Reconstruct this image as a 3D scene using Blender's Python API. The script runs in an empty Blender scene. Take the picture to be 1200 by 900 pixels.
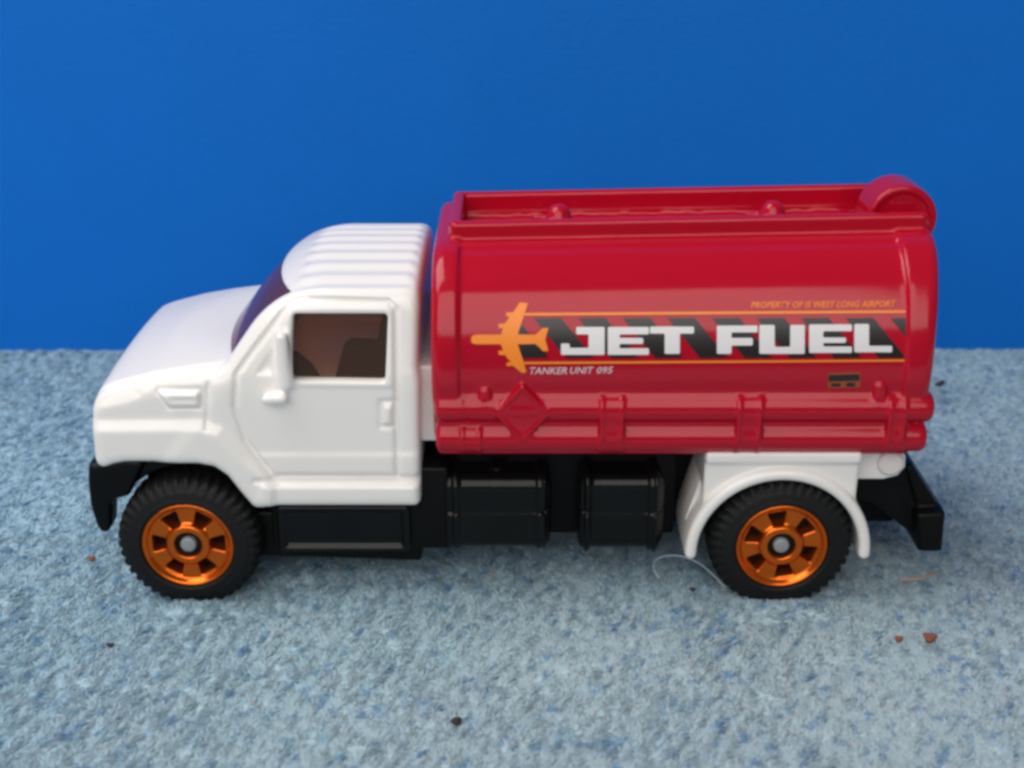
import bpy, bmesh, math, random
import numpy as np
from mathutils import Vector, Matrix
from mathutils.geometry import tessellate_polygon

random.seed(7); rng = np.random.default_rng(7)
sc = bpy.context.scene
sc.unit_settings.scale_length = 0.01          # one unit is one centimetre: the model is about 7.5 cm long

# ------------------------------------------------------------------ camera
F, D, H, PITCH = 1600.0, 10.4, 6.2, math.radians(22)
cam = bpy.data.cameras.new('camera'); camo = bpy.data.objects.new('camera', cam)
sc.collection.objects.link(camo); sc.camera = camo
camo.location = (0, -D, H); camo.rotation_euler = (math.radians(90) - PITCH, 0, 0)
cam.sensor_width = 36; cam.lens = 36 * F / 1200; cam.clip_start = 0.1; cam.clip_end = 500
cam.dof.use_dof = True; cam.dof.focus_distance = 12.2; cam.dof.aperture_fstop = 0.48

def U(px, py, Y):
    """measured photo position -> real (x, z) on the vertical plane at depth Y"""
    a = (px - 600) / F; b = (450 - py) / F
    dy = math.cos(PITCH) + b * math.sin(PITCH); dz = -math.sin(PITCH) + b * math.cos(PITCH)
    t = (Y + D) / dy
    return a * t, H + dz * t
def UP(pts, Y): return [U(a, b, Y) for a, b in pts]
def G(px, py):
    """photo position -> point on the carpet"""
    a = (px - 600) / F; b = (450 - py) / F
    dy = math.cos(PITCH) + b * math.sin(PITCH); dz = -math.sin(PITCH) + b * math.cos(PITCH)
    t = -H / dz
    return a * t, dy * t - D

# ------------------------------------------------------------------ materials
def mat(name, col, rough=0.4, metal=0.0, coat=0.0, spec=0.5, sss=0.0, bump=0.0, bscale=30, var=0.0, vscale=3, orange=0.0):
    m = bpy.data.materials.new(name); m.use_nodes = True
    nt = m.node_tree; b = nt.nodes['Principled BSDF']
    b.inputs['Base Color'].default_value = (*col, 1); b.inputs['Roughness'].default_value = rough
    b.inputs['Metallic'].default_value = metal; b.inputs['Coat Weight'].default_value = coat
    b.inputs['Coat Roughness'].default_value = 0.12
    b.inputs['Specular IOR Level'].default_value = spec
    if sss:
        b.inputs['Subsurface Weight'].default_value = sss
        b.inputs['Subsurface Radius'].default_value = (0.12, 0.03, 0.02); b.inputs['Subsurface Scale'].default_value = 1.0
    tc = nt.nodes.new('ShaderNodeTexCoord')
    if var:
        n = nt.nodes.new('ShaderNodeTexNoise'); n.inputs['Scale'].default_value = vscale; n.inputs['Detail'].default_value = 5
        nt.links.new(tc.outputs['Object'], n.inputs['Vector'])
        mx = nt.nodes.new('ShaderNodeMix'); mx.data_type = 'RGBA'
        mx.inputs['A'].default_value = (*[c * (1 - var) for c in col], 1); mx.inputs['B'].default_value = (*[min(1, c * (1 + var)) for c in col], 1)
        nt.links.new(n.outputs['Fac'], mx.inputs['Factor']); nt.links.new(mx.outputs['Result'], b.inputs['Base Color'])
    if bump:
        n2 = nt.nodes.new('ShaderNodeTexNoise'); n2.inputs['Scale'].default_value = bscale; n2.inputs['Detail'].default_value = 3
        nt.links.new(tc.outputs['Object'], n2.inputs['Vector'])
        bp = nt.nodes.new('ShaderNodeBump'); bp.inputs['Strength'].default_value = bump; bp.inputs['Distance'].default_value = 0.02
        nt.links.new(n2.outputs['Fac'], bp.inputs['Height']); nt.links.new(bp.outputs['Normal'], b.inputs['Normal'])
    return m
M = {}
M['white'] = mat('white_paint', (0.84, 0.805, 0.77), 0.30, coat=0.45, bump=0.08, bscale=5, var=0.015, vscale=2)
M['red'] = mat('red_plastic', (0.42, 0.0035, 0.019), 0.13, spec=0.34, bump=0.10, bscale=2.5, var=0.06, vscale=1.5)
M['black'] = mat('black_plastic', (0.004, 0.004, 0.004), 0.36, spec=0.14, bump=0.12, bscale=14)
M['black_gloss'] = mat('glossy_black_plastic', (0.004, 0.004, 0.004), 0.2, spec=0.25, bump=0.1, bscale=14)
M['rubber'] = mat('black_rubber', (0.006, 0.006, 0.006), 0.6, spec=0.25, bump=0.2, bscale=25)
M['rim'] = mat('orange_chrome', (0.78, 0.15, 0.014), 0.24, metal=0.85, bump=0.08, bscale=9)
M['pin'] = mat('steel_pin', (0.30, 0.32, 0.33), 0.65, metal=0.3, bump=0.2, bscale=30)
M['letter'] = mat('white_print', (0.74, 0.72, 0.72), 0.45)
M['letter_small'] = mat('pale_print', (0.66, 0.52, 0.54), 0.45)
M['orange'] = mat('orange_print', (0.90, 0.24, 0.015), 0.4)
M['ink'] = mat('black_print', (0.014, 0.010, 0.010), 0.30)
M['brown'] = mat('brown_lining', (0.88, 0.64, 0.50), 0.5, var=0.15, vscale=2)
M['seat'] = mat('dark_interior', (0.008, 0.006, 0.005), 0.6, spec=0.2)
M['crumb'] = mat('brown_crumb', (0.20, 0.075, 0.04), 0.9, bump=0.6, bscale=40)
M['fibre_tan'] = mat('tan_fibre', (0.33, 0.22, 0.15), 0.85)
M['speck'] = mat('dark_speck', (0.03, 0.02, 0.025), 0.8)
M['thread'] = mat('pale_thread', (0.42, 0.52, 0.58), 0.85)
M['backdrop'] = mat('blue_card', (0.003, 0.148, 0.58), 0.6, spec=0.15, bump=0.25, bscale=16, var=0.06, vscale=0.9)

def glass(name, tint, refl, body=0.0, bcol=(0.15, 0.045, 0.045)):
    m = bpy.data.materials.new(name); m.use_nodes = True; nt = m.node_tree
    out = nt.nodes['Material Output']; nt.nodes.remove(nt.nodes['Principled BSDF'])
    t = nt.nodes.new('ShaderNodeBsdfTransparent'); t.inputs['Color'].default_value = (*tint, 1)
    g = nt.nodes.new('ShaderNodeBsdfGlossy'); g.inputs['Roughness'].default_value = 0.12; g.inputs['Color'].default_value = (0.9, 0.9, 0.95, 1)
    fr = nt.nodes.new('ShaderNodeFresnel'); fr.inputs['IOR'].default_value = refl
    mx = nt.nodes.new('ShaderNodeMixShader')
    df = nt.nodes.new('ShaderNodeBsdfDiffuse'); df.inputs['Color'].default_value = (*bcol, 1)
    m2 = nt.nodes.new('ShaderNodeMixShader'); m2.inputs[0].default_value = body
    nt.links.new(t.outputs[0], m2.inputs[1]); nt.links.new(df.outputs[0], m2.inputs[2])
    nt.links.new(fr.outputs[0], mx.inputs[0]); nt.links.new(m2.outputs[0], mx.inputs[1]); nt.links.new(g.outputs[0], mx.inputs[2])
    nt.links.new(mx.outputs[0], out.inputs['Surface'])
    return m
M['glass'] = glass('brown_tinted_glass', (0.95, 0.88, 0.84), 1.4, 0.05, (0.50, 0.30, 0.22))
M['windscreen'] = glass('dark_tinted_glass', (0.66, 0.36, 0.36), 1.45, 0.6)

# ------------------------------------------------------------------ object helpers
COL = sc.collection
ROOT_LOC = Vector((0, 1.3, 0))
def tag(o, label=None, cat=None, group=None, kind=None):
    if label: o['label'] = label
    if cat: o['category'] = cat
    if group: o['group'] = group
    if kind: o['kind'] = kind
    return o
def link(name, me, m, parent=None, label=None, org=None):
    o = bpy.data.objects.new(name, me); COL.objects.link(o)
    if m and not me.materials: me.materials.append(m)
    if parent:
        o.parent = parent
        o.location = -(org if org is not None else ROOT_LOC)
    if label: o['label'] = label
    return o

# ------------------------------------------------------------------ signed distance modelling (surface nets)
def poly2(pts, A, B):
    """signed distance to a 2D polygon, negative inside; A, B broadcastable grids"""
    A, B = np.broadcast_arrays(A, B)
    d2 = np.full(A.shape, 1e9, np.float32); inside = np.zeros(A.shape, bool)
    n = len(pts)
    for i in range(n):
        ax, az = pts[i]; bx, bz = pts[(i + 1) % n]
        ex, ez = bx - ax, bz - az
        t = np.clip(((A - ax) * ex + (B - az) * ez) / (ex * ex + ez * ez + 1e-12), 0, 1)
        d2 = np.minimum(d2, (A - ax - t * ex) ** 2 + (B - az - t * ez) ** 2)
        c = ((az > B) != (bz > B)) & (A < (bx - ax) * (B - az) / (bz - az + 1e-12) + ax)
        inside ^= c
    return np.where(inside, -1, 1) * np.sqrt(d2)
def line2(pts, A, B):
    d2 = np.full(np.broadcast(A, B).shape, 1e9, np.float32)
    for (ax, az), (bx, bz) in zip(pts[:-1], pts[1:]):
        ex, ez = bx - ax, bz - az
        t = np.clip(((A - ax) * ex + (B - az) * ez) / (ex * ex + ez * ez + 1e-12), 0, 1)
        d2 = np.minimum(d2, (A - ax - t * ex) ** 2 + (B - az - t * ez) ** 2)
    return np.sqrt(d2)
def smax(a, b, k):
    h = np.maximum(k - np.abs(a - b), 0) / k
    return np.maximum(a, b) + h * h * k * 0.25
def smin(a, b, k):
    h = np.maximum(k - np.abs(a - b), 0) / k
    return np.minimum(a, b) - h * h * k * 0.25
def sstep(e0, e1, v):
    t = np.clip((v - e0) / (e1 - e0), 0, 1); return t * t * (3 - 2 * t)
def box3(X, Y, Z, c, hs, r):
    qx = np.abs(X - c[0]) - hs[0] + r; qy = np.abs(Y - c[1]) - hs[1] + r; qz = np.abs(Z - c[2]) - hs[2] + r
    return np.sqrt(np.maximum(qx, 0) ** 2 + np.maximum(qy, 0) ** 2 + np.maximum(qz, 0) ** 2) + np.minimum(np.maximum(np.maximum(qx, qy), qz), 0) - r
class Grid:
    def __init__(s, x0, x1, y0, y1, z0, z1, h):
        s.o = np.array([x0, y0, z0]); s.h = h
        s.x = np.arange(x0, x1, h, dtype=np.float32); s.y = np.arange(y0, y1, h, dtype=np.float32); s.z = np.arange(z0, z1, h, dtype=np.float32)
        s.X = s.x[:, None, None]; s.Y = s.y[None, :, None]; s.Z = s.z[None, None, :]
        s.YY = 1.3 - np.abs(s.Y - 1.3)      # mirrored depth: 0 at either flank, 1.3 on the centre line
        s.X2 = s.x[:, None]; s.Z2 = s.z[None, :]
        s.shape = (len(s.x), len(s.y), len(s.z))
    def side(s, f2): return f2[:, None, :]
def sample(vol, p):
    i = np.floor(p).astype(np.int32)
    for a in range(3): i[:, a] = np.clip(i[:, a], 0, vol.shape[a] - 2)
    f = np.clip(p - i, 0, 1); r = 0
    for dx in (0, 1):
        for dy in (0, 1):
            for dz in (0, 1):
                w = (f[:, 0] if dx else 1 - f[:, 0]) * (f[:, 1] if dy else 1 - f[:, 1]) * (f[:, 2] if dz else 1 - f[:, 2])
                r = r + w * vol[i[:, 0] + dx, i[:, 1] + dy, i[:, 2] + dz]
    return r
def nets(g, d, name):
    d = np.ascontiguousarray(np.broadcast_to(d, g.shape), dtype=np.float32)
    S = d < 0
    nx, ny, nz = d.shape
    c = [S[a:nx - 1 + a, b:ny - 1 + b, e:nz - 1 + e] for a in (0, 1) for b in (0, 1) for e in (0, 1)]
    al = c[0].copy(); an = c[0].copy()
    for q in c[1:]: al &= q; an |= q
    act = an & ~al
    idx = np.argwhere(act); num = len(idx)
    ids = np.full(act.shape, -1, np.int64); ids[act] = np.arange(num)
    i, j, k = idx.T
    V = {(a, b, e): d[i + a, j + b, k + e] for a in (0, 1) for b in (0, 1) for e in (0, 1)}
    P = np.zeros((num, 3)); W = np.zeros(num)
    for p0 in V:
        for ax in range(3):
            if p0[ax]: continue
            p1 = list(p0); p1[ax] = 1; p1 = tuple(p1)
            v0, v1 = V[p0], V[p1]; m = (v0 < 0) != (v1 < 0)
            t = np.where(m, v0 / np.where(v0 - v1 == 0, 1, v0 - v1), 0)
            for q in range(3):
                P[:, q] += np.where(m, (t if q == ax else p0[q]), 0)
            W += m
    P = P / W[:, None] + idx
    grads = [np.gradient(d, axis=a) for a in range(3)]
    for _ in range(3):
        v = sample(d, P); gr = np.stack([sample(q, P) for q in grads], 1)
        st = -v[:, None] * gr / np.maximum((gr ** 2).sum(1, keepdims=True), 1e-9)
        ln = np.sqrt((st ** 2).sum(1, keepdims=True)); st *= np.minimum(1, 0.5 / np.maximum(ln, 1e-9))
        P += st * 0.8
    gr = np.stack([sample(q, P) for q in grads], 1); N = gr / np.maximum(np.linalg.norm(gr, axis=1, keepdims=True), 1e-9)
    quads = []
    for ax in range(3):
        sl0 = [slice(1, -1)] * 3; sl1 = [slice(1, -1)] * 3
        sl0[ax] = slice(0, -1); sl1[ax] = slice(1, None)
        a = S[tuple(sl0)]; b = S[tuple(sl1)]
        u, w = [(1, 2), (2, 0), (0, 1)][ax]
        for flip, m in ((False, a & ~b), (True, ~a & b)):
            e = np.argwhere(m)
            if not len(e): continue
            e[:, u] += 1; e[:, w] += 1
            def cell(du, dw):
                q = e.copy(); q[:, u] -= du; q[:, w] -= dw
                return ids[q[:, 0], q[:, 1], q[:, 2]]
            qd = np.stack([cell(1, 1), cell(0, 1), cell(0, 0), cell(1, 0)], 1)
            quads.append(qd[:, ::-1] if flip else qd)
    Q = np.concatenate(quads); Q = Q[(Q >= 0).all(1)]
    co = P * g.h + g.o
    me = bpy.data.meshes.new(name)
    me.vertices.add(num); me.vertices.foreach_set('co', co.astype(np.float32).ravel())
    me.loops.add(len(Q) * 4); me.loops.foreach_set('vertex_index', Q.astype(np.int32).ravel())
    me.polygons.add(len(Q)); me.polygons.foreach_set('loop_start', np.arange(0, len(Q) * 4, 4, dtype=np.int32))
    me.update(calc_edges=True); me.validate()
    me.polygons.foreach_set('use_smooth', np.ones(len(me.polygons), bool))
    if len(me.vertices) == num: me.normals_split_custom_set_from_vertices(N.astype(np.float32))
    return me

# ------------------------------------------------------------------ plain mesh helpers
def finish(bm, name, bevel=0.0, seg=3, smooth=True):
    bmesh.ops.recalc_face_normals(bm, faces=bm.faces)
    if bevel:
        es = [e for e in bm.edges if len(e.link_faces) == 2 and e.calc_face_angle(0) > 0.5]
        bmesh.ops.bevel(bm, geom=es, offset=bevel, segments=seg, profile=0.5, affect='EDGES', clamp_overlap=True)
    me = bpy.data.meshes.new(name); bm.to_mesh(me); bm.free()
    if smooth:
        me.polygons.foreach_set('use_smooth', [True] * len(me.polygons)); me.set_sharp_from_angle(angle=math.radians(50))
    return me
def add_prism(bm, pts, y0, y1):
    a = [bm.verts.new((x, y0, z)) for x, z in pts]; b = [bm.verts.new((x, y1, z)) for x, z in pts]
    n = len(pts); bm.faces.new(a); bm.faces.new(b[::-1])
    for i in range(n): bm.faces.new((a[i], a[(i + 1) % n], b[(i + 1) % n], b[i]))
def prism(name, pts, y0, y1, m, parent, bevel=0.03, both=False):
    bm = bmesh.new(); add_prism(bm, pts, y0, y1)
    if both:
        b2 = bmesh.new(); add_prism(b2, pts, 2.6 - y1, 2.6 - y0); link(name, finish(b2, name, bevel), m, parent)
    return link(name, finish(bm, name, bevel), m, parent)
def rect(x0, x1, z0, z1): return [(x0, z0), (x1, z0), (x1, z1), (x0, z1)]
def add_cyl(bm, c, r0, r1, y0, y1, n=40):
    rings = []
    for y, r in ((y0, r0), (y1, r1)):
        rings.append([bm.verts.new((c[0] + r * math.cos(t * 2 * math.pi / n), y, c[1] + r * math.sin(t * 2 * math.pi / n))) for t in range(n)])
    bm.faces.new(rings[0]); bm.faces.new(rings[1][::-1])
    for i in range(n): bm.faces.new((rings[0][i], rings[0][(i + 1) % n], rings[1][(i + 1) % n], rings[1][i]))

# ================================================================== THE TRUCK
truck = bpy.data.objects.new('toy_tanker_truck', None); COL.objects.link(truck); truck.location = ROOT_LOC
tag(truck, 'toy tanker truck with white cab, red JET FUEL tank and orange rims', 'toy truck')

# ------------------------------------------------------------------ cab
g = Grid(-3.68, -0.58, -0.16, 2.76, 0.74, 2.96, 0.0165)
X, Y, Z, YY, X2, Z2 = g.X, g.Y, g.Z, g.YY, g.X2, g.Z2
T = np.clip(np.abs(Y - 1.3) / 1.2, 0, 1.2)
side_pts = UP([(100, 430), (100.5, 462), (101, 485), (105, 540), (112, 549), (122, 549.5), (134, 544), (148, 541.5), (232, 541.5), (252, 545), (268, 556), (283, 575), (297, 591), (303, 593.5), (312, 590.5), (488, 590.5), (492, 587)], 0.08)
side_pts += [(-0.765, 2.0), (-0.70, 3.2), (side_pts[0][0] + 0.02, 3.2)]
s_low = g.side(poly2(side_pts, X2, Z2))
# flank offset map (how far the flank sits inwards of depth zero)
w = np.full(X2.shape[:1] + (Z2.shape[1],), 0.085, np.float32)
flare = poly2(UP([(60, 499), (236, 497), (258, 504), (290, 536), (320, 560), (318, 620), (60, 620)], 0.06), X2, Z2)
w -= 0.055 * sstep(0.06, -0.07, flare)
sill = poly2(UP([(306, 565), (520, 565), (520, 620), (306, 620)], 0.06), X2, Z2)
w -= 0.055 * sstep(0.02, -0.045, sill)
w -= 0.016 * sstep(0.02, -0.03, poly2(UP([(300, 531), (497, 531), (497, 556), (322, 556)], 0.08), X2, Z2))
frame = poly2(UP([(331, 362), (463, 362), (462, 451), (331, 450)], 0.12), X2, Z2)
w -= 0.014 * sstep(0.02, -0.02, frame)
door = UP([(277, 437), (275, 478), (288, 516), (320, 557), (466, 558)], 0.08) + UP([(465, 440)], 0.1) + UP([(463, 364), (455, 356), (350, 354), (336, 361), (300, 406), (277, 437)], 0.16)
dl = line2(door, X2, Z2); w += 0.040 * np.exp(-(dl / 0.018) ** 2)
dl = line2(UP([(243, 452), (243, 500)], 0.08), X2, Z2); w += 0.022 * np.exp(-(dl / 0.018) ** 2)
dl = line2(UP([(300, 561), (492, 561)], 0.08), X2, Z2); w += 0.024 * np.exp(-(dl / 0.018) ** 2)
w += 0.035 * sstep(0.012, -0.02, poly2(UP([(302, 436), (319, 409), (319, 436)], 0.12), X2, Z2))
badge = poly2(UP([(186, 460), (233, 460), (233, 476), (198, 476)], 0.08), X2, Z2); w -= 0.030 * sstep(0.014, -0.014, badge)
w += 0.018 * np.exp(-(np.abs(badge - 0.022) / 0.014) ** 2)
dl = line2(UP([(202, 468), (228, 468)], 0.08), X2, Z2); w += 0.016 * np.exp(-(dl / 0.012) ** 2)
hd = poly2(UP([(446, 470), (463, 470), (463, 500), (446, 500)], 0.08), X2, Z2); w += 0.020 * np.exp(-(np.abs(hd) / 0.014) ** 2)
w -= 0.018 * sstep(0.01, -0.01, poly2(UP([(450, 476), (459, 476), (459, 496), (450, 496)], 0.08), X2, Z2))
# headlamp hollow near the nose
hl = poly2(UP([(112, 462), (158, 455), (165, 462), (150, 470), (114, 476)], 0.1), X2, Z2); w += 0.010 * sstep(0.03, -0.03, hl)
w = np.maximum(w, 0.0)
lower_flank = g.side(w) - YY
xs = g.x
ztop1 = np.interp(xs, [-3.60, -3.50, -3.3, -3.0, -2.7, -2.4, -0.6], [1.82, 1.855, 1.915, 1.99, 2.040, 2.075, 2.10]).astype(np.float32)[:, None, None]
crown = np.interp(xs, [-3.6, -3.3, -2.9, -2.4], [0.05, 0.075, 0.10, 0.115]).astype(np.float32)[:, None, None]
top = Z - ztop1 - crown * (1 - T ** 2) + 0.014 * np.exp(-((YY - 0.21) / 0.022) ** 2) * (xs < -2.35)[:, None, None]
low = smax(smax(s_low, lower_flank, 0.10), top, 0.19)
low = smax(low, (side_pts[1][0] - 0.10 + 0.05 * np.clip(0.5 - YY, 0, 1) ** 2 * 4 - X) * 0.97, 0.20)
# greenhouse
A0 = np.array(U(263, 434, 0.15)); A1 = np.array(U(328, 346, 0.25))
dirp = (A1 - A0) / np.linalg.norm(A1 - A0); nrm = np.array([-dirp[1], dirp[0]])
bulge = 0.15 * (1 - T ** 2)
front = (X - A0[0]) * nrm[0] + (Z - A0[1]) * nrm[1] - bulge
rib = 0.5 + 0.5 * np.cos((Y - 1.3) * 2 * math.pi / 0.262)
ribm = sstep(-1.83, -1.70, X) * sstep(-0.80, -0.88, X) * sstep(1.06, 0.98, np.abs(Y - 1.3)) * sstep(2.5, 2.6, Z)
roof = Z - 2.695 - 0.115 * (1 - T ** 2) - 0.024 * rib * ribm + 0.012 * ribm
gflank = g.side(w) + 0.20 * np.clip(Z - 2.05, 0, 1) - YY
green = smax(smax(front, roof, 0.34), X + 0.725, 0.16)
green = smax(green, gflank, 0.13)
green = smax(green, s_low, 0.10)
cab = smin(low, green, 0.05)
green0 = green
# hollow inside, window openings
inner = np.maximum(np.maximum(green0 + 0.12, 1.72 - Z), X + 0.90)
cab = smax(cab, -inner, 0.03)
win = poly2(UP([(347, 375), (449, 375), (447.5, 440), (347, 438.5)], 0.13), X2, Z2) - 0.032
cab = smax(cab, -np.maximum(g.side(win), YY - 0.45), 0.035)
wsr = np.maximum(np.maximum(0.36 - YY + 0.22 * np.clip(Z - 2.05, 0, 1) - 0.12, (2.13 - Z)), np.maximum(Z - 2.66, X - (A0[0] + (Z - A0[1]) * dirp[0] / dirp[1] + 0.30)))
cab = smax(cab, -(smax(wsr, -(X + 9), 0.05)), 0.04)
# underside hollow between the wheel arches
under = np.maximum(np.maximum(0.16 - YY, Z - 1.45), np.maximum(X + 1.15, -3.42 - X))
cab = smax(cab, -under, 0.03)
# mirror: upright arm and round foot on each door
ma = np.array(U(331, 392, 0.06)); mb = np.array(U(333, 452, 0.06))
def cap3(P, Q, r, g):
    e = Q - P; L = (e ** 2).sum()
    t = np.clip(((g.X - P[0]) * e[0] + (g.YY - P[1]) * e[1] + (g.Z - P[2]) * e[2]) / L, 0, 1)
    return np.sqrt((g.X - P[0] - t * e[0]) ** 2 + (g.YY - P[1] - t * e[1]) ** 2 + (g.Z - P[2] - t * e[2]) ** 2) - r
mir = box3(X, YY, Z, ((ma[0] + mb[0]) / 2, 0.05, (ma[1] + mb[1]) / 2), (0.050, 0.045, (ma[1] - mb[1]) / 2 + 0.02), 0.04)
cab = smin(cab, mir, 0.09)
fa = U(313, 468, 0.0); fb = U(331, 467, 0.0)
cab = smin(cab, cap3(np.array([fa[0], 0.0, fa[1]]), np.array([fb[0], 0.0, fb[1]]), 0.045, g), 0.06)
cab_o = link('cab', nets(g, cab, 'cab'), M['white'], truck)
# glazing, cut from the same shell
shell = np.maximum(green0 + 0.035, -(green0 + 0.075))
wsg = np.maximum(shell, wsr - 0.05)
link('windscreen', nets(g, np.maximum(wsg, X + 1.55), 'windscreen'), M['windscreen'], truck)
for sgn in (0, 1):
    bm = bmesh.new(); add_prism(bm, UP([(342, 370), (454, 370), (452, 445), (342, 443.5)], 0.16), 0.16, 0.19)
    for v in bm.verts:
        v.co.y += 0.20 * (v.co.z - 2.05)
        if sgn: v.co.y = 2.6 - v.co.y
    link('side_window', finish(bm, 'side_window'), M['glass'], truck)
del low, green, cab, inner, shell, wsg, green0, roof, front, gflank, under, mir, s_low, lower_flank, top
# interior
prism('seat', UP([(452, 405), (410, 402), (402, 407), (392, 445), (388, 475), (452, 475)], 0.75), 0.75, 0.92, M['seat'], truck, 0.03)
prism('dashboard', UP([(318, 404), (349, 410), (366, 424), (380, 446), (384, 475), (318, 475)], 0.6), 0.45, 0.60, M['seat'], truck, 0.03)
prism('headrest', UP([(449, 366), (462, 366), (462, 420), (440, 406)], 0.75), 0.75, 0.92, M['seat'], truck, 0.015)
bm = bmesh.new(); add_prism(bm, rect(-2.22, -0.93, 1.725, 1.745), 0.27, 2.33); add_prism(bm, rect(-2.10, -0.93, 1.747, 1.98), 2.27, 2.30)
link('cab_lining', finish(bm, 'cab_lining'), M['brown'], truck)
# cowl under the windscreen

# ------------------------------------------------------------------ tank
def ztap(x, z):           # the tank grows very slightly taller to the rear
    return 1.38 + (z - 1.38) / (1 + 0.0115 * (x + 0.5))
PROF_RAW = [(0.78, 2.985), (0.60, 2.975), (0.46, 2.93), (0.32, 2.84), (0.19, 2.70), (0.09, 2.52), (0.03, 2.33), (0.005, 2.15), (0.01, 1.98), (0.05, 1.84), (0.12, 1.70), (0.16, 1.55), (0.18, 1.40)]
def catmull(p, n=8):
    out = []
    q = [p[0]] + list(p) + [p[-1]]
    for i in range(1, len(q) - 2):
        for s in range(n):
            t = s / n
            out.append(tuple(0.5 * ((2 * q[i][a]) + (-q[i - 1][a] + q[i + 1][a]) * t + (2 * q[i - 1][a] - 5 * q[i][a] + 4 * q[i + 1][a] - q[i + 2][a]) * t * t + (-q[i - 1][a] + 3 * q[i][a] - 3 * q[i + 1][a] + q[i + 2][a]) * t ** 3) for a in (0, 1)))
    out.append(p[-1]); return out
PROF = catmull(PROF_RAW)
pz = np.array([p[1] for p in PROF][::-1]); py_ = np.array([p[0] for p in PROF][::-1])
g = Grid(-0.80, 4.16, -0.20, 2.80, 1.24, 3.52, 0.0195)
X, Y, Z, YY = g.X, g.Y, g.Z, g.YY
ZP = ztap(X, Z)
# profile distance on the (depth, height) plane, looked up per slice through ztap
zz = np.arange(1.1, 3.7, 0.0195, dtype=np.float32)
pp = [(1.32, 2.985)] + PROF + [(1.32, 1.40)]
prof2 = poly2(pp, np.array(g.YY).reshape(-1)[:, None], zz[None, :]).astype(np.float32)
fz = (ZP - zz[0]) / 0.0195; i0 = np.clip(np.floor(fz).astype(int), 0, len(zz) - 2); fr = (fz - i0)
i0b = np.broadcast_to(i0, g.shape); frb = np.broadcast_to(fr, g.shape)
jj = np.arange(len(g.y))[None, :, None]
body = prof2[jj, i0b] * (1 - frb) + prof2[jj, i0b + 1] * frb
dome = 0.115 * (1 - (np.abs(Y - 1.3) / 1.3) ** 2) * sstep(1.3, 2.2, Z)
XR = X - dome * sstep(2.4, 3.4, X)
xl, xr = -0.665, 3.445
shell = smax(smax(body, -0.60 - X, 0.06), XR - 3.38, 0.08)
fl1 = smax(smax(smax(body - 0.040, xl - X, 0.11), X + 0.44, 0.03), 1.42 - Z, 0.04)
fl2 = smax(smax(smax(body - 0.040, 3.215 - X, 0.03), XR - xr, 0.08), 1.42 - Z, 0.04)
tank = smin(smin(shell, fl1, 0.035), fl2, 0.035)
# top walkway rails
railx0, railx1 = -0.52, 3.50
rail = box3(X, YY, ZP, ((railx0 + railx1) / 2, 0.795, 3.03), ((railx1 - railx0) / 2, 0.055, 0.125), 0.03)
tank = smin(tank, rail, 0.03)
tank = smin(tank, box3(X, YY, ZP, (railx0 + 0.04, 1.3, 3.04), (0.05, 0.52, 0.115), 0.03), 0.03)
ledge = box3(X, YY, ZP, (1.5, 0.70, 2.965), (2.0, 0.12, 0.035), 0.03); tank = smin(tank, ledge, 0.03)
trough = np.maximum(np.maximum(0.86 - YY, 2.955 - ZP + 0.006 * np.sin(X * 23) * np.sin(X * 9 + 2) - 0.02), np.maximum(-0.42 - X, X - 3.42))
tank = smax(tank, -np.maximum(trough, ZP - 3.3), 0.02)
for fx, fy, zt in ((655, 243, 0), (906, 239, 0)):
    c = U(fx, fy + 4, 1.30)
    r = np.sqrt((X - c[0]) ** 2 + (Y - 1.30) ** 2)
    tank = smin(tank, smax(r - 0.095 + 0.4 * (Z - c[1]), Z - c[1] - 0.06, 0.07), 0.05)
    r2 = np.sqrt((X - c[0] - 0.16) ** 2 + (Y - 1.12) ** 2); tank = smin(tank, smax(r2 - 0.05, Z - c[1] + 0.06, 0.04), 0.04)
    tank = smin(tank, cap3(np.array([c[0] - 0.2, 1.2, c[1] - 0.09]), np.array([c[0] + 0.05, 1.2, c[1] - 0.09]), 0.03, g), 0.03)
# rear shroud
ca = U(1057, 258, 0.95)
lug = smax(np.sqrt((X - ca[0]) ** 2 + ((Z - ca[1]) * 1.0) ** 2) - 0.285, np.abs(Y - 1.16) - 0.20, 0.06)
lug = smax(lug, 2.7 - Z, 0.05)
tank = smin(tank, lug, 0.06)
rim_l = smax(np.abs(np.sqrt((X - ca[0]) ** 2 + (Z - ca[1]) ** 2) - 0.270) - 0.030, np.abs(Y - 1.16) - 0.22, 0.03)
tank = smin(tank, smax(rim_l, 2.9 - Z, 0.04), 0.03)
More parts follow.
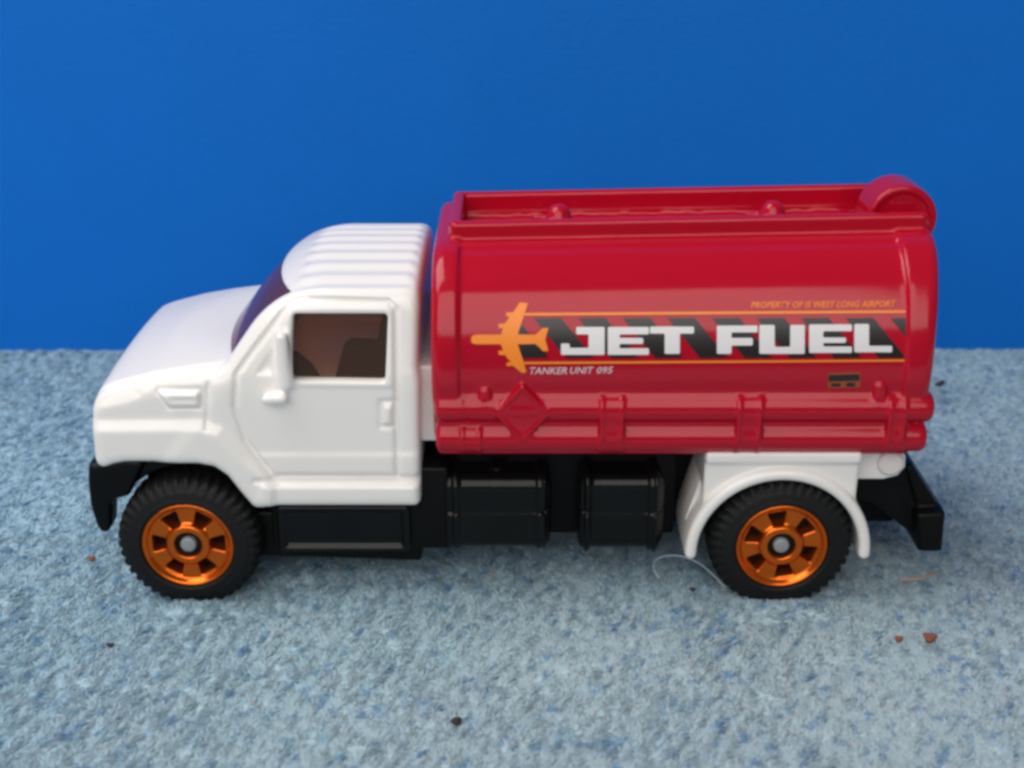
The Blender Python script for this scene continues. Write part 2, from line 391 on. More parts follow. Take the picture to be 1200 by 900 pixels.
# side pipes, bands, placard, studs
zu = U(800, 479.5, 0.02)[1]; zl = U(800, 514, 0.02)[1]
for zc, x1 in ((zu, 3.50), (zl, 3.47)):
    tube = smax(np.sqrt((YY - 0.085) ** 2 + (Z - zc) ** 2) - 0.132, np.maximum(-0.64 - X, X - x1), 0.07)
    tube = tube + 0.020 * np.exp(-((X - 3.24) / 0.022) ** 2) + 0.012 * np.exp(-((X + 0.38) / 0.02) ** 2)
    tank = smin(tank, tube, 0.02)
web = box3(X, YY, Z, (1.35, 0.27, (zu + zl) / 2), (1.97, 0.26, 0.28), 0.03); tank = smin(tank, web, 0.02)
for a, b, zt in ((541, 561, 1.66), (705, 729, 1.845), (866, 891, 1.845), (1043, 1060, 1.845)):
    x0 = U(a, 490, -0.05)[0]; x1 = U(b, 490, -0.05)[0]
    tu = np.sqrt((YY - 0.085) ** 2 + (Z - zu) ** 2) - 0.132; tl = np.sqrt((YY - 0.085) ** 2 + (Z - zl) ** 2) - 0.132
    both_ = tl if zt < 1.7 else smin(tu, tl, 0.20)
    tank = smin(tank, smax(both_ - 0.006, np.abs(X - (x0 + x1) / 2) - (x1 - x0) / 2, 0.015), 0.012)
    for xe in (x0, x1):
        tank = smin(tank, smax(both_ - 0.022, np.abs(X - xe) - 0.016, 0.012), 0.012)
dc = U(612, 486, -0.06)
dd = (np.abs(X - dc[0]) / 0.235 + np.abs(Z - dc[1]) / 0.265 - 1) * 0.17
plate = smax(dd, np.abs(YY - 0.05) - 0.108 + 0.016 * sstep(-0.02, -0.035, dd), 0.015)
tank = smin(tank, plate, 0.012)
dc2 = line2([(dc[0] - 0.13, dc[1] + 0.02), (dc[0] + 0.13, dc[1] + 0.02)], g.X2, g.Z2)
for bx, bz, r in ((568, 459, 0.042), (1031, 454, 0.048)):
    c = U(bx, bz, 0.0); tank = smin(tank, np.sqrt((X - c[0]) ** 2 + (YY - 0.03 + (0.08 if bz > 480 else 0)) ** 2 + (Z - c[1]) ** 2) - r, 0.03)
c = U(568, 466, 0); tank = smin(tank, box3(X, YY, Z, (c[0], 0.05, c[1]), (0.045, 0.07, 0.07), 0.02), 0.02)
c = U(1031, 462, 0); tank = smin(tank, box3(X, YY, Z, (c[0], 0.05, c[1]), (0.05, 0.07, 0.09), 0.02), 0.02)
link('tank', nets(g, tank, 'tank'), M['red'], truck)
del tank, body, shell, fl1, fl2, lug, rim_l, i0b, frb, plate, dd

# ------------------------------------------------------------------ printing on the near flank, laid on the curved tank
def flank(px, py, off):
    y = 0.0
    for _ in range(6):
        x, z = U(px, py, y)
        y = float(np.interp(ztap(x, z), pz, py_)) - off
    return (x, y, z)
def add_decal(bm, pts, off, th=0.004):
    tri = tessellate_polygon([[Vector((a, b, 0)) for a, b in pts]])
    b2 = bmesh.new(); vs = [b2.verts.new((a, b, 0)) for a, b in pts]
    for t in tri:
        try: b2.faces.new([vs[i] for i in t])
        except ValueError: pass
    ys = [b for _, b in pts]; y = math.floor(min(ys) / 4) * 4 + 4
    while y < max(ys):
        bmesh.ops.bisect_plane(b2, geom=b2.verts[:] + b2.edges[:] + b2.faces[:], plane_co=(0, y, 0), plane_no=(0, 1, 0)); y += 4
    vm = {}
    for v in b2.verts: vm[v] = (bm.verts.new(flank(v.co.x, v.co.y, off)), bm.verts.new(flank(v.co.x, v.co.y, off - th)))
    for f in b2.faces:
        c = f.verts
        fa = [vm[v][0] for v in c]; ar = (fa[1].co - fa[0].co).cross(fa[2].co - fa[0].co)
        if ar.y > 0: fa.reverse()
        bm.faces.new(fa)
    for e in b2.edges:
        if len(e.link_faces) == 1:
            a, b = e.verts
            try: bm.faces.new((vm[a][0], vm[b][0], vm[b][1], vm[a][1]))
            except ValueError: pass
    b2.free()
def decal(name, polys, off, m, label=None, parent=truck):
    bm = bmesh.new()
    for p in polys: add_decal(bm, p, off)
    me = bpy.data.meshes.new(name); bm.to_mesh(me); bm.free()
    me.polygons.foreach_set('use_smooth', [False] * len(me.polygons))
    return link(name, me, m, parent, label)
def R1(pts): return [(540 + a / 4.2857, 340 + b / 4.2857) for a, b in pts]
def R2(pts): return [(800 + a / 4.2857, 340 + b / 4.2857) for a, b in pts]
def cham(pts, r=1.6):
    out = []; n = len(pts)
    for i in range(n):
        p = Vector(pts[i]); a = Vector(pts[i - 1]); b = Vector(pts[(i + 1) % n])
        ra = min(r, (a - p).length * 0.45); rb = min(r, (b - p).length * 0.45)
        q0 = p + (a - p).normalized() * ra; q1 = p + (b - p).normalized() * rb
        for t in (0, 0.5, 1):
            out.append(tuple((q0 * (1 - t) + p * t) * (1 - t) + (p * (1 - t) + q1 * t) * t))
    return out
PER = 52.3; stripes = []
for k in range(-1, 9):
    a = 625.2 + PER * k; wd = 32; s = 38.5
    p = [(a, 372.8), (a + wd, 372.3), (a + wd + s, 419.3), (a + s, 419.8)]
    lo, hi = 607.0, 1062.0
    def clip(poly, xc, sgn):
        out = []
        for i in range(len(poly)):
            A, B = poly[i - 1], poly[i]
            ia, ib = (A[0] - xc) * sgn >= 0, (B[0] - xc) * sgn >= 0
            if ia != ib:
                t = (xc - A[0]) / (B[0] - A[0]); out.append((xc, A[1] + t * (B[1] - A[1])))
            if ib: out.append(B)
        return out
    p = clip(clip(p, lo, 1), hi, -1)
    if len(p) >= 3: stripes.append(p)
decal('hazard_stripes', stripes, 0.006, M['ink'])
decal('border_line', [[(612, 366.8), (1061, 363.6), (1061, 366.6), (612, 369.9)]], 0.007, M['orange'])
decal('border_line', [[(612, 424.2), (1061, 421.3), (1061, 423.7), (612, 426.8)]], 0.007, M['orange'])
L = {
 'J': R1([(580, 185), (722, 185), (722, 325), (503, 325), (503, 268), (546, 268), (546, 290), (642, 290), (642, 222), (580, 222)]),
 'E': R1([(738, 185), (945, 185), (945, 222), (797, 222), (797, 240), (916, 240), (916, 270), (797, 270), (797, 292), (945, 292), (945, 325), (738, 325)]),
 'T': R1([(950, 183), (1171, 183), (1171, 218), (1100, 218), (1100, 320), (1024, 320), (1024, 218), (950, 218)]),
 'F': R2([(172, 178), (376, 178), (376, 212), (245, 212), (245, 240), (352, 240), (352, 278), (245, 278), (245, 320), (172, 320)]),
 'U': R2([(385, 175), (462, 175), (462, 285), (540, 285), (540, 175), (613, 175), (613, 320), (385, 320)]),
 'E2': R2([(635, 172), (850, 172), (850, 206), (706, 206), (706, 238), (820, 238), (820, 265), (706, 265), (706, 283), (850, 283), (850, 315), (635, 315)]),
 'L': R2([(862, 170), (936, 170), (936, 280), (1052, 280), (1052, 312), (862, 312)]),
}
for k_, v_ in L.items(): decal('letter', [cham(v_)], 0.011, M['letter'])
plane = R1([(52, 238), (60, 228), (80, 223), (200, 223), (208, 205), (212, 190), (190, 190), (190, 170), (222, 168), (236, 148), (244, 131), (228, 131), (228, 112), (262, 112), (282, 84), (296, 62), (337, 65), (322, 110), (286, 222), (372, 224), (398, 205), (412, 190), (440, 190), (424, 246),
            (440, 306), (412, 306), (396, 288), (374, 270), (286, 272), (312, 350), (330, 414), (306, 416), (262, 380), (230, 382), (230, 366), (250, 360), (234, 342), (222, 326), (190, 326), (190, 304), (212, 304), (206, 284), (200, 272), (80, 272), (58, 268), (52, 258)])
decal('aeroplane_emblem', [plane], 0.011, M['orange'], 'orange aeroplane emblem pointing to the cab')
M['dim_orange'] = mat('dull_orange_print', (0.34, 0.07, 0.015), 0.4)
decal('warning_plate', [[(970, 437), (1008, 436), (1008, 454), (970, 455)]], 0.006, M['dim_orange'])
decal('warning_print', [[(971, 439.5), (1007, 438.6), (1007, 446.2), (971, 447)], [(974, 449.5), (985, 449.2), (985, 453), (974, 453.3)], [(992, 448.8), (1002, 448.6), (1002, 453), (992, 453.2)]], 0.009, M['ink'])
def text_decal(name, body, x0, x1, y0, y1, m, slant=0.0, drop=0.0):
    cu = bpy.data.curves.new(name, 'FONT'); cu.body = body; cu.shear = slant; cu.resolution_u = 2; cu.offset = 0.013
    to = bpy.data.objects.new(name, cu); COL.objects.link(to)
    bpy.context.view_layer.update()
    me = bpy.data.meshes.new_from_object(to.evaluated_get(bpy.context.evaluated_depsgraph_get()))
    bpy.data.objects.remove(to)
    co = np.array([v.co[:] for v in me.vertices]); mn, mxx = co.min(0), co.max(0)
    for v in me.vertices:
        u = (v.co.x - mn[0]) / (mxx[0] - mn[0]); t = (v.co.y - mn[1]) / (mxx[1] - mn[1])
        v.co = flank(x0 + u * (x1 - x0), y1 + t * (y0 - y1) + drop * u, 0.009)
    me.materials.clear()
    return link(name, me, m, truck)
for t_, a_, b_ in (('TANKER', 621, 664.5), ('UNIT', 668, 696), ('095', 699.5, 718.5)):
    text_decal('unit_number_print', t_, a_, b_, 430.5 - (a_ - 621) * 0.008, 438.5 - (a_ - 621) * 0.008, M['letter_small'], 0.25, -0.2)
text_decal('owner_print', 'PROPERTY OF IS WEST LONG AIRPORT', 880, 1050, 353.6, 361.0, M['orange'], 0.25, -1.4)

# ------------------------------------------------------------------ chassis, steps, underbody tanks
bm = bmesh.new(); add_prism(bm, rect(-3.30, 3.50, 0.34, 1.30), 0.72, 1.88)
add_prism(bm, rect(-2.1, -0.55, 0.36, 1.15), 0.18, 2.42)
add_prism(bm, rect(-0.62, 1.45, 0.34, 1.345), 0.50, 2.10)
me = finish(bm, 'chassis', 0.03); link('chassis', me, M['black'], truck)
prism('cab_frame', rect(-0.86, -0.56, 1.35, 2.05), 0.28, 2.32, M['white'], truck, 0.03)
def ubox(name, a, b, Yf, depth, r, m=M['black_gloss'], h=0.018, straps=(), cap=None, both=True, frame=False, line=None):
    x0, z1 = U(a[0], a[1], Yf); x1, z0 = U(b[0], b[1], Yf)
    gg = Grid(x0 - 0.12, x1 + 0.12, Yf - 0.12, Yf + depth + 0.12, z0 - 0.12, z1 + 0.22, h)
    d = box3(gg.X, gg.Y, gg.Z, ((x0 + x1) / 2, Yf + depth / 2, (z0 + z1) / 2), ((x1 - x0) / 2, depth / 2, (z1 - z0) / 2), r)
    for s in straps:
        xs_ = U(s, a[1], Yf)[0]
        d = smin(d, smax(d - 0.028, np.abs(gg.X - xs_) - 0.028, 0.02), 0.012)
    if frame:
        dr = np.maximum(np.abs(gg.X - (x0 + x1) / 2) - (x1 - x0) / 2 + 0.07, np.abs(gg.Z - (z0 + z1) / 2) - (z1 - z0) / 2 + 0.06)
        d = d + 0.035 * sstep(0.01, -0.01, dr) * (gg.Y < Yf + 0.2)
    if line:
        zl_ = U(600, line, Yf)[1]; d = d + 0.016 * np.exp(-((gg.Z - zl_) / 0.014) ** 2)
    if cap:
        cx, cz = U(cap[0], cap[1], Yf + 0.2)
        q = smax(np.sqrt((gg.X - cx) ** 2 + (gg.Y - Yf - 0.22) ** 2) - 0.085, np.abs(gg.Z - cz) - 0.06, 0.03)
        q = q + 0.02 * sstep(0.055, 0.04, np.sqrt((gg.X - cx) ** 2 + (gg.Y - Yf - 0.22) ** 2)) * (gg.Z > cz)
        d = smin(d, q, 0.02)
    me = nets(gg, d, name); o = link(name, me, m, truck)
    if both:
        o2 = o.copy(); COL.objects.link(o2); o2.parent = truck; o2.rotation_euler = (0, 0, 0)
        o2.scale = (1, -1, 1); o2.location = (-ROOT_LOC.x, 1.3, 0)
    return o
ubox('fuel_tank', (517, 560), (646, 646), 0.16, 0.85, 0.13, straps=(524, 534, 633, 642), cap=(582, 551), line=600)
ubox('fuel_tank', (678, 560), (777, 646), 0.16, 0.85, 0.11, straps=(683, 690, 765, 772), line=600)
ubox('cab_step', (322, 593), (482, 648), 0.12, 0.6, 0.04, frame=True, line=None)
prism('cab_step_base', UP([(296, 600), (300, 652), (494, 658), (500, 600)], 0.20), 0.20, 0.8, M['black'], truck, 0.03, both=True)
prism('lower_rail', UP([(500, 540), (500, 600), (520, 600), (520, 540)], 0.35), 0.35, 0.9, M['black'], truck, 0.02, both=True)

# front bumper with the arch liner
g = Grid(-3.72, -1.95, -0.06, 2.66, 0.20, 1.42, 0.02)
bp_ = UP([(104, 543), (103, 560), (106, 590), (113, 614), (119, 623), (127, 623), (131, 617), (131, 590), (135, 585), (152, 580), (170, 540), (150, 536)], 0.10)
dB = g.side(poly2(bp_, g.X2, g.Z2)); dB = smax(dB, 0.06 - g.YY, 0.06)
wc = U(222, 638, 0.0)
liner = np.maximum(smax(g.side(poly2(UP([(120, 535), (300, 535), (330, 600), (330, 640), (128, 640), (128, 560)], 0.2), g.X2, g.Z2)), 0.14 - g.YY, 0.03), -(np.sqrt((g.X - wc[0]) ** 2 + (g.Z - wc[1]) ** 2) - 0.68))
liner = np.maximum(liner, 0.93 - g.Z)
dB = smax(dB, -np.maximum(0.32 - g.YY, g.Z - 0.92), 0.05)
dB = smin(dB, liner, 0.02)
link('front_bumper', nets(g, dB, 'front_bumper'), M['black'], truck)

# rear mudguards
gc = U(911, 648, 0.0)
def mudguard(flip):
    g = Grid(gc[0] - 0.98, gc[0] + 0.98, -0.10, 0.98, 0.28, 1.50, 0.0165)
    X, Y, Z = g.X, g.Y, g.Z
    r = np.sqrt((X - gc[0]) ** 2 + (Z - gc[1]) ** 2)
    hoop = smax(np.abs(r - 0.750) - 0.052, np.maximum(-0.04 - Y, Y - 0.80), 0.06)
    hoop = smax(hoop, gc[1] - 0.06 - Z, 0.06)
    pl = g.side(poly2(UP([(828, 533), (1006, 533), (1009, 542), (1010, 590), (990, 560), (840, 560), (822, 600)], 0.05), g.X2, g.Z2))
    x0, _ = U(826, 540, 0.05); x1, zt = U(1008, 540, 0.05)
    pl = box3(X, Y, Z, ((x0 + x1) / 2, 0.44, 1.10), ((x1 - x0) / 2, 0.40, 0.265), 0.03)
    pl = smax(pl, 0.74 - r, 0.02)
    step = box3(X, Y, Z, ((x0 + x1) / 2, 0.42, 1.325), ((x1 - x0) / 2, 0.435, 0.055), 0.03)
    d = smin(smin(hoop, pl, 0.03), step, 0.03)
    # flat mud flap sloping forwards under the front of the guard
    o = link('mudguard', nets(g, d, 'mudguard'), M['white'], truck)
    if flip: o.scale = (1, -1, 1); o.location = (0, 1.3, 0)
mudguard(False); mudguard(True)
prism('arch_shade_disc', [(gc[0] + 0.69 * math.cos(t), gc[1] + 0.69 * math.sin(t)) for t in np.linspace(-0.05, math.pi + 0.05, 24)], 0.60, 0.74, M['black'], truck, 0.0, both=True)  # shade inside the arch, put in as a black disc behind the wheel
prism('front_flap', UP([(806, 622), (798, 612), (799, 590), (815, 548), (826, 537), (836, 540), (822, 580)], 0.50), 0.22, 0.78, M['white'], truck, 0.012, both=True)

# rear bracket with its round lamp, rear bumper
prism('rear_bracket', UP([(1000, 526), (1056, 526), (1062, 535), (1061, 548), (1052, 558), (1035, 562), (1000, 562)], 0.22), 0.22, 0.34, M['white'], truck, 0.02, both=True)
lc = U(1044, 543, 0.2)
M['lamp'] = mat('rear_lamp_white', (0.78, 0.70, 0.68), 0.3, coat=0.3)
for y0, y1 in ((0.17, 0.24), (2.36, 2.43)):
    bm = bmesh.new(); add_cyl(bm, lc, 0.105, 0.125, y0, y1); link('rear_lamp', finish(bm, 'rear_lamp', 0.03), M['lamp'], truck)
g = Grid(2.9, 3.95, 0.0, 2.6, 0.30, 1.46, 0.02)
arm = g.side(poly2(UP([(1004, 556), (1068, 545), (1098, 606), (1100, 640), (1085, 640), (1062, 622), (1020, 590), (1004, 588)], 0.4), g.X2, g.Z2))
arm = smax(arm, 0.42 - g.YY, 0.03); arm = np.maximum(arm, g.YY - 0.62)
plt_ = g.side(poly2(UP([(1076, 604), (1110, 602), (1106, 640), (1105, 660), (1097, 666), (1084, 665), (1077, 650)], 0.22), g.X2, g.Z2))
plt_ = smax(plt_, 0.24 - g.YY, 0.04)
slab = g.side(poly2(UP([(1062, 547), (1070, 545), (1107, 603), (1098, 612), (1078, 604)], 0.36), g.X2, g.Z2)); slab = smax(slab, 0.36 - g.YY, 0.03)
crs = box3(g.X, g.YY, g.Z, (3.15, 0.9, 1.05), (0.3, 0.5, 0.18), 0.04)
d = smin(smin(smin(arm, plt_, 0.03), slab, 0.03), crs, 0.03)
link('rear_bumper', nets(g, d, 'rear_bumper'), M['black'], truck)

# ------------------------------------------------------------------ wheels (built round the origin, outer face towards -Y)
def rim_mesh():
    g = Grid(-0.44, 0.44, -0.06, 0.24, -0.44, 0.44, 0.0105)
    X, Y, Z = g.X, g.Y, g.Z
    r = np.sqrt(X ** 2 + Z ** 2); th = np.arctan2(Z, X)
    # dished disc: raised lip, sunken spoke ring, raised hub boss, dark recess in the middle
    face = 0.0 + 0.045 * sstep(0.375, 0.335, r) - 0.035 * sstep(0.215, 0.175, r)
    face = np.broadcast_to(face, (len(g.x), 1, len(g.z))).copy()
    d = smax(r - 0.398, face - Y, 0.02); d = smax(d, Y - 0.20, 0.01)
    k = np.round(th / (math.pi / 3)); a = th - k * math.pi / 3
    hx = r * np.cos(a); hz = r * np.sin(a)                      # local frame of each window
    hole = poly2([(0.205, -0.036), (0.300, -0.066), (0.300, 0.066), (0.205, 0.036)], hx[:, 0, :], hz[:, 0, :]) - 0.012
    d = smax(d, -hole[:, None, :], 0.018)
    # grooves between the hub boss and the spokes
    d = d + 0.008 * np.exp(-((r - 0.19) / 0.010) ** 2)
    d = smax(d, -(r - 0.118), 0.02)
    return nets(g, d, 'rim')
def tyre_mesh():
    R = 0.615
    g = Grid(-0.70, 0.70, -0.08, 0.58, -0.70, 0.70, 0.0145)
    X, Y, Z = g.X, g.Y, g.Z
    r = np.sqrt(X ** 2 + Z ** 2); th = np.arctan2(Z, X)
    d = smax(smax(r - R + 0.012, -0.01 - Y, 0.17), Y - 0.50, 0.17)
    n = 42
    s1 = np.cos(n * th + 1.5 * np.sign(Y - 0.25) ); lugs = sstep(-0.1, 0.35, s1)
    zone = sstep(0.015, 0.055, Y) * sstep(0.485, 0.445, Y) * sstep(R - 0.11, R - 0.07, r) * (1 - np.exp(-((Y - 0.25) / 0.03) ** 2))
    d = d - 0.020 * lugs * zone
    sh = sstep(0.06, 0.0, Y) * sstep(R - 0.125, R - 0.085, r)
    d = d - 0.005 * sstep(-0.2, 0.4, np.cos(n * th - 1.5)) * sh
    d = d + 0.006 * np.exp(-((r - 0.53) / 0.008) ** 2) - 0.012 * np.exp(-((r - 0.425) / 0.014) ** 2)
    d = np.maximum(d, 0.385 - r)
    d = smax(d, 0.398 - r, 0.02)
    return nets(g, d, 'tyre')
rim_me, tyre_me = rim_mesh(), tyre_mesh()
rim_me.materials.append(M['rim']); tyre_me.materials.append(M['rubber'])
bm = bmesh.new(); add_cyl(bm, (0, 0), 0.40, 0.40, 0.19, 0.46); hub_me = finish(bm, 'wheel', 0.01); hub_me.materials.append(M['seat'])
bm = bmesh.new(); add_cyl(bm, (0, 0), 0.068, 0.072, 0.010, 0.25, 28); pin_me = finish(bm, 'axle_pin', 0.02); pin_me.materials.append(M['pin'])
bm = bmesh.new(); add_cyl(bm, (0, 0), 0.13, 0.13, 0.06, 0.185, 28); cup_me = finish(bm, 'hub_recess', 0.004); cup_me.materials.append(M['seat'])
def wheel(x, z, y, spin, flip):
    w_ = bpy.data.objects.new('wheel', hub_me); COL.objects.link(w_); w_.parent = truck
    w_.location = Vector((x, y, z)) - ROOT_LOC
    w_.rotation_euler = (0, spin, 0) if not flip else (0, spin, math.pi)
    for nm, me in (('tyre', tyre_me), ('rim', rim_me), ('axle_pin', pin_me), ('hub_recess', cup_me)):
        c = bpy.data.objects.new(nm, me); COL.objects.link(c); c.parent = w_
fx, fzc = U(220.5, 639, 0.0); rx, rzc = U(915.5, 644, 0.0)
wheel(fx, 0.50, -0.02, 0, False); wheel(rx, 0.49, -0.02, math.radians(20), False)
wheel(fx, 0.50, 2.62, 0.4, True); wheel(rx, 0.49, 2.62, 0.9, True)
for c_ in ((fx, 0.5), (rx, 0.49)):
    bm = bmesh.new(); add_cyl(bm, c_, 0.06, 0.06, 0.45, 2.15); link('axle', finish(bm, 'axle'), M['pin'], truck)

# ================================================================== THE SETTING
# carpet backing: gently lumpy sheet
def vnoise(x, y, sc_, seed):
    r = np.random.default_rng(seed); T = r.random((256, 256))
    u, v = x / sc_, y / sc_; i, j = np.floor(u).astype(int), np.floor(v).astype(int)
    fu, fv = u - i, v - j; fu = fu * fu * (3 - 2 * fu); fv = fv * fv * (3 - 2 * fv)
    g_ = lambda a, b: T[a % 256, b % 256]
    return (g_(i, j) * (1 - fu) + g_(i + 1, j) * fu) * (1 - fv) + (g_(i, j + 1) * (1 - fu) + g_(i + 1, j + 1) * fu) * fv
def chgt(x, y):
    h = 0.03 * (vnoise(x + 50, y + 50, 1.4, 1) - 0.5) + 0.015 * (vnoise(x + 50, y + 50, 0.35, 2) - 0.5) + 0.028 * (vnoise(0.3 * x + 0.4 * y + 50, 0.835 * x - 0.55 * y + 50, 0.055, 3) - 0.5)
    for wx in (fx, rx):               # pile pushed up against the two near tyres
        h = h + 0.05 * np.exp(-(((x - wx - 0.05) / 0.34) ** 2 + ((y + 0.16) / 0.13) ** 2))
    return h
def tone_rgb(x, y, r):
    N = x.shape
    u_ = 0.55 * x + 0.835 * y; v_ = 0.835 * x - 0.55 * y          # shade between the loops, painted as blue flecks along the nap
    tone = vnoise(u_ * 0.42 + 80, v_ + 80, 0.050, 21) * 0.62 + vnoise(u_ * 0.5 + 80, v_ + 80, 0.028, 22) * 0.38
    fleck_shade = (sstep(0.58, 0.85, tone) * 0.75)[..., None]
    broad = vnoise(x + 80, y + 80, 1.1, 14)
    bmix = np.clip(0.25 + 0.25 * broad + 0.05 * x - 0.07 * y + r.normal(0, 0.12, N), 0, 1)[..., None]
    pale = np.array([0.35, 0.525, 0.62]); blue = np.array([0.09, 0.235, 0.43]); grey = np.array([0.45, 0.535, 0.57])
    c = pale * (1 - bmix) + grey * bmix
    return (c * (1 - fleck_shade) + blue * fleck_shade) * r.uniform(0.93, 1.06, N)[..., None]
gx = np.concatenate([np.arange(-18, -6.5, 0.1), np.arange(-6.5, 6.5, 0.03), np.arange(6.5, 18.01, 0.1)]); gy = np.concatenate([np.arange(-7, -3.2, 0.1), np.arange(-3.2, 6.4, 0.03)])
XX, YG = np.meshgrid(gx, gy, indexing='ij'); ZG = chgt(XX, YG) - 0.070
nxg, nyg = XX.shape
me = bpy.data.meshes.new('carpet'); me.vertices.add(nxg * nyg)
me.vertices.foreach_set('co', np.stack([XX, YG, ZG], -1).astype(np.float32).ravel())
I = (np.arange(nxg - 1)[:, None] * nyg + np.arange(nyg - 1)[None, :]).ravel()
Q = np.stack([I, I + nyg, I + nyg + 1, I + 1], 1)
me.loops.add(len(Q) * 4); me.loops.foreach_set('vertex_index', Q.astype(np.int32).ravel())
me.polygons.add(len(Q)); me.polygons.foreach_set('loop_start', np.arange(0, len(Q) * 4, 4, dtype=np.int32))
me.update(calc_edges=True); me.polygons.foreach_set('use_smooth', np.ones(len(Q), bool))
def fibre_mat(name):
    m = mat(name, (0.4, 0.5, 0.6), 0.9, spec=0.1)
    at = m.node_tree.nodes.new('ShaderNodeAttribute'); at.attribute_name = 'fibre'
    nt = m.node_tree; nt.links.new(at.outputs['Color'], nt.nodes['Principled BSDF'].inputs['Base Color'])
    if name == 'carpet_fibre':        # thin fibres let some light through
        tr = nt.nodes.new('ShaderNodeBsdfTranslucent'); mx = nt.nodes.new('ShaderNodeMixShader'); mx.inputs[0].default_value = 0.22
        nt.links.new(at.outputs['Color'], tr.inputs['Color']); nt.links.new(nt.nodes['Principled BSDF'].outputs[0], mx.inputs[1])
        nt.links.new(tr.outputs[0], mx.inputs[2]); nt.links.new(mx.outputs[0], nt.nodes['Material Output'].inputs['Surface'])
    return m
def set_cols(me, c):
    ca_ = me.color_attributes.new('fibre', 'FLOAT_COLOR', 'POINT')
    ca_.data.foreach_set('color', np.concatenate([c, np.ones((len(c), 1))], 1).astype(np.float32).ravel())
set_cols(me, tone_rgb(XX, YG, np.random.default_rng(5)).reshape(-1, 3))
tag(link('carpet', me, fibre_mat('carpet_backing')), kind='structure')

# pile: short curled fibres in little leaning locks
def pile(N, xa, xb, ya, yb, seed, lmul=1.0):
    r = np.random.default_rng(seed)
    x = r.uniform(xa, xb, N); y = r.uniform(ya, yb, N)
    lean = math.radians(57) + 0.8 * (vnoise(x + 80, y + 80, 0.9, 11) - 0.5) + 1.2 * (vnoise(x + 80, y + 80, 0.10, 12) - 0.5) + r.normal(0, 0.5, N)
    clump = vnoise(x + 80, y + 80, 0.075, 13)
    Ln = (0.045 + 0.02 * clump + r.uniform(-0.01, 0.025, N)) * lmul
    up = r.uniform(0.12, 0.42, N) * (0.9 + 0.2 * clump)
    wdt = r.uniform(0.006, 0.012, N) * lmul
    z0 = chgt(x, y) - 0.078
    dx, dy = np.cos(lean), np.sin(lean)
    ts = np.array([0.0, 0.35, 0.7, 1.0])
    curl = r.uniform(-0.5, 0.5, N)
    P = np.zeros((N, 4, 2, 3), np.float32)
    for k, t in enumerate(ts):
        a = curl * t * t
        cx = x + Ln * (t * dx - a * dy) * 0.9; cy = y + Ln * (t * dy + a * dx) * 0.9
        cz = z0 + Ln * up * (1.9 * t - 1.15 * t * t)
        wk = wdt * (1 - 0.55 * t)
        P[:, k, 0] = np.stack([cx - dy * wk, cy + dx * wk, cz], 1); P[:, k, 1] = np.stack([cx + dy * wk, cy - dx * wk, cz + wk * 0.4], 1)
    base = (np.arange(N) * 8)[:, None]
    Q = np.concatenate([base + np.array([[2 * k, 2 * k + 1, 2 * k + 3, 2 * k + 2]]) for k in range(3)], 1).reshape(-1, 4)
    c = tone_rgb(x, y, r)
    tan = r.random(N) < 0.012; c[tan] = np.array([0.42, 0.38, 0.36]) * r.uniform(0.7, 1.1, tan.sum())[:, None]
    return P.reshape(-1, 3), Q, np.repeat(c, 8, axis=0)
parts = [pile(270000, -5.6, 5.6, -3.2, 1.2, 31), pile(170000, -9.5, 9.5, 1.2, 6.28, 32, 1.15), pile(60000, -9.5, -5.6, -3.2, 1.2, 33, 1.2), pile(60000, 5.6, 9.5, -3.2, 1.2, 34, 1.2)]
Vv, Qq, Cc, off = [], [], [], 0
for P, Q, c in parts:
    Vv.append(P); Qq.append(Q + off); Cc.append(c); off += len(P)
Vv = np.concatenate(Vv); Qq = np.concatenate(Qq); Cc = np.concatenate(Cc)
me = bpy.data.meshes.new('carpet_pile'); me.vertices.add(len(Vv)); me.vertices.foreach_set('co', Vv.ravel())
me.loops.add(len(Qq) * 4); me.loops.foreach_set('vertex_index', Qq.astype(np.int32).ravel())
me.polygons.add(len(Qq)); me.polygons.foreach_set('loop_start', np.arange(0, len(Qq) * 4, 4, dtype=np.int32))
me.update(calc_edges=True)
set_cols(me, Cc); m = fibre_mat('carpet_fibre')
tag(link('carpet_pile', me, m), 'short pale blue grey carpet pile with the shade between loops painted as deeper blue flecks', 'carpet pile', kind='stuff')

# backdrop card standing behind the carpet
bm = bmesh.new(); add_prism(bm, rect(-18, 18, -0.4, 14), 6.30, 6.42)
tag(link('backdrop', finish(bm, 'backdrop', 0.0), M['backdrop']), kind='structure')

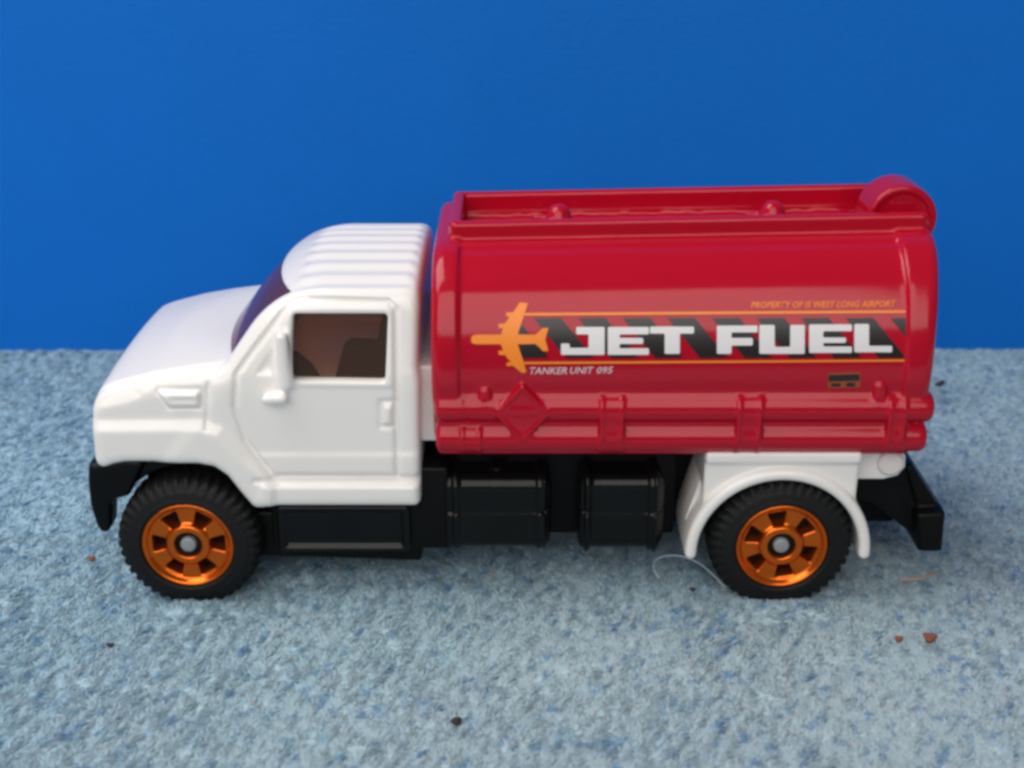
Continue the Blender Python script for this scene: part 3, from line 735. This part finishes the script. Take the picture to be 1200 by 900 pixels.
# ------------------------------------------------------------------ crumbs, specks, loose threads lying on the carpet
def crumb(px, py, r, m, name, label, cat, sq=(1, 1, 0.6)):
    x, y = G(px, py)
    bm = bmesh.new(); bmesh.ops.create_icosphere(bm, subdivisions=3, radius=r)
    ph = random.random() * 9
    for v in bm.verts:
        n = 1 + 0.28 * math.sin(v.co.x / r * 2.3 + ph) * math.cos(v.co.y / r * 2.9 + ph) + 0.12 * math.sin(v.co.z / r * 5 + ph * 2)
        v.co = Vector((v.co.x * sq[0], v.co.y * sq[1], v.co.z * sq[2])) * n
    o = link(name, finish(bm, name), m); o.location = (x, y, 0.05 + r * 0.2); o.rotation_euler = (0, 0, random.uniform(0, 1))
    tag(o, label, cat)
def fibre(name, pts, r, m, label, cat):
    P = [Vector((*G(a, b), 0.06 + z)) for a, b, z in pts]
    cu = bpy.data.curves.new(name, 'CURVE'); cu.dimensions = '3D'; cu.bevel_depth = r; cu.bevel_resolution = 2; cu.resolution_u = 8
    sp = cu.splines.new('NURBS'); sp.points.add(len(P) - 1); sp.use_endpoint_u = True; sp.order_u = 3
    for q, v in zip(sp.points, P): q.co = (*v, 1)
    to = bpy.data.objects.new(name, cu); COL.objects.link(to); bpy.context.view_layer.update()
    me = bpy.data.meshes.new_from_object(to.evaluated_get(bpy.context.evaluated_depsgraph_get())); bpy.data.objects.remove(to)
    me.polygons.foreach_set('use_smooth', [True] * len(me.polygons))
    tag(link(name, me, m), label, cat)
crumb(1088, 755, 0.055, M['crumb'], 'crumb', 'largest rust brown crumb on the carpet in front of the rear wheel', 'crumb')
crumb(1052, 756, 0.035, M['crumb'], 'crumb', 'small brown crumb just left of the large rust brown crumb', 'crumb')
crumb(196, 662, 0.035, M['crumb'], 'crumb', 'small brown crumb on the carpet beside the front tyre', 'crumb') if False else None
crumb(535, 852, 0.042, M['speck'], 'speck', 'dark speck on the carpet nearest the camera, in front of the cab and tank gap', 'speck')
crumb(130, 763, 0.030, M['speck'], 'speck', 'small dark speck on the carpet in front of the front wheel', 'speck')
crumb(108, 661, 0.036, M['crumb'], 'crumb', 'small reddish crumb on the carpet left of the front wheel', 'crumb')
crumb(811, 697, 0.026, M['speck'], 'speck', 'tiny dark speck beside the rear wheel under the loose thread', 'speck')
crumb(1101, 455, 0.055, M['speck'], 'speck', 'black speck on the carpet behind the rear end of the red tank', 'speck', (1.5, 0.7, 0.6))
fibre('brown_fibre', [(1054, 689, 0.02), (1066, 692, 0.05), (1080, 690, 0.05), (1094, 683, 0.04), (1101, 676, 0.0)], 0.012, M['fibre_tan'], 'curved brown fibre on the carpet below the rear bumper', 'fibre')
fibre('loose_thread', [(772, 680, -0.03), (764, 673, 0.0), (768, 663, 0.02), (788, 660, 0.03), (808, 664, 0.03), (830, 676, 0.02), (850, 692, -0.03)], 0.0085, M['thread'], 'pale looped thread rising from the carpet beside the rear wheel', 'thread')

# ================================================================== LIGHT
w_ = bpy.data.worlds.new('World'); sc.world = w_; w_.use_nodes = True
w_.node_tree.nodes['Background'].inputs[0].default_value = (0.85, 0.92, 1.0, 1); w_.node_tree.nodes['Background'].inputs[1].default_value = 0.12
def area(name, loc, tgt, sx_, sy_, power, col):
    l = bpy.data.lights.new(name, 'AREA'); l.shape = 'RECTANGLE'; l.size = sx_; l.size_y = sy_; l.energy = power; l.color = col
    o = bpy.data.objects.new(name, l); COL.objects.link(o); o.location = loc
    o.rotation_euler = (Vector(tgt) - Vector(loc)).to_track_quat('-Z', 'Y').to_euler()
area('window_light', (-14, -46, 42), (-14, 0, 42), 70, 58, 34500, (1.0, 0.972, 0.935))
area('ceiling_light', (-21, 0, 38), (0, 2, 0), 30, 30, 14500, (1.0, 0.96, 0.92))

sc.view_settings.view_transform = 'Standard'; sc.view_settings.look = 'None'; sc.view_settings.exposure = 0.0; sc.view_settings.gamma = 1
sc.cycles.filter_width = 3.2
sc.cycles.max_bounces = 8; sc.cycles.caustics_reflective = False; sc.cycles.caustics_refractive = False
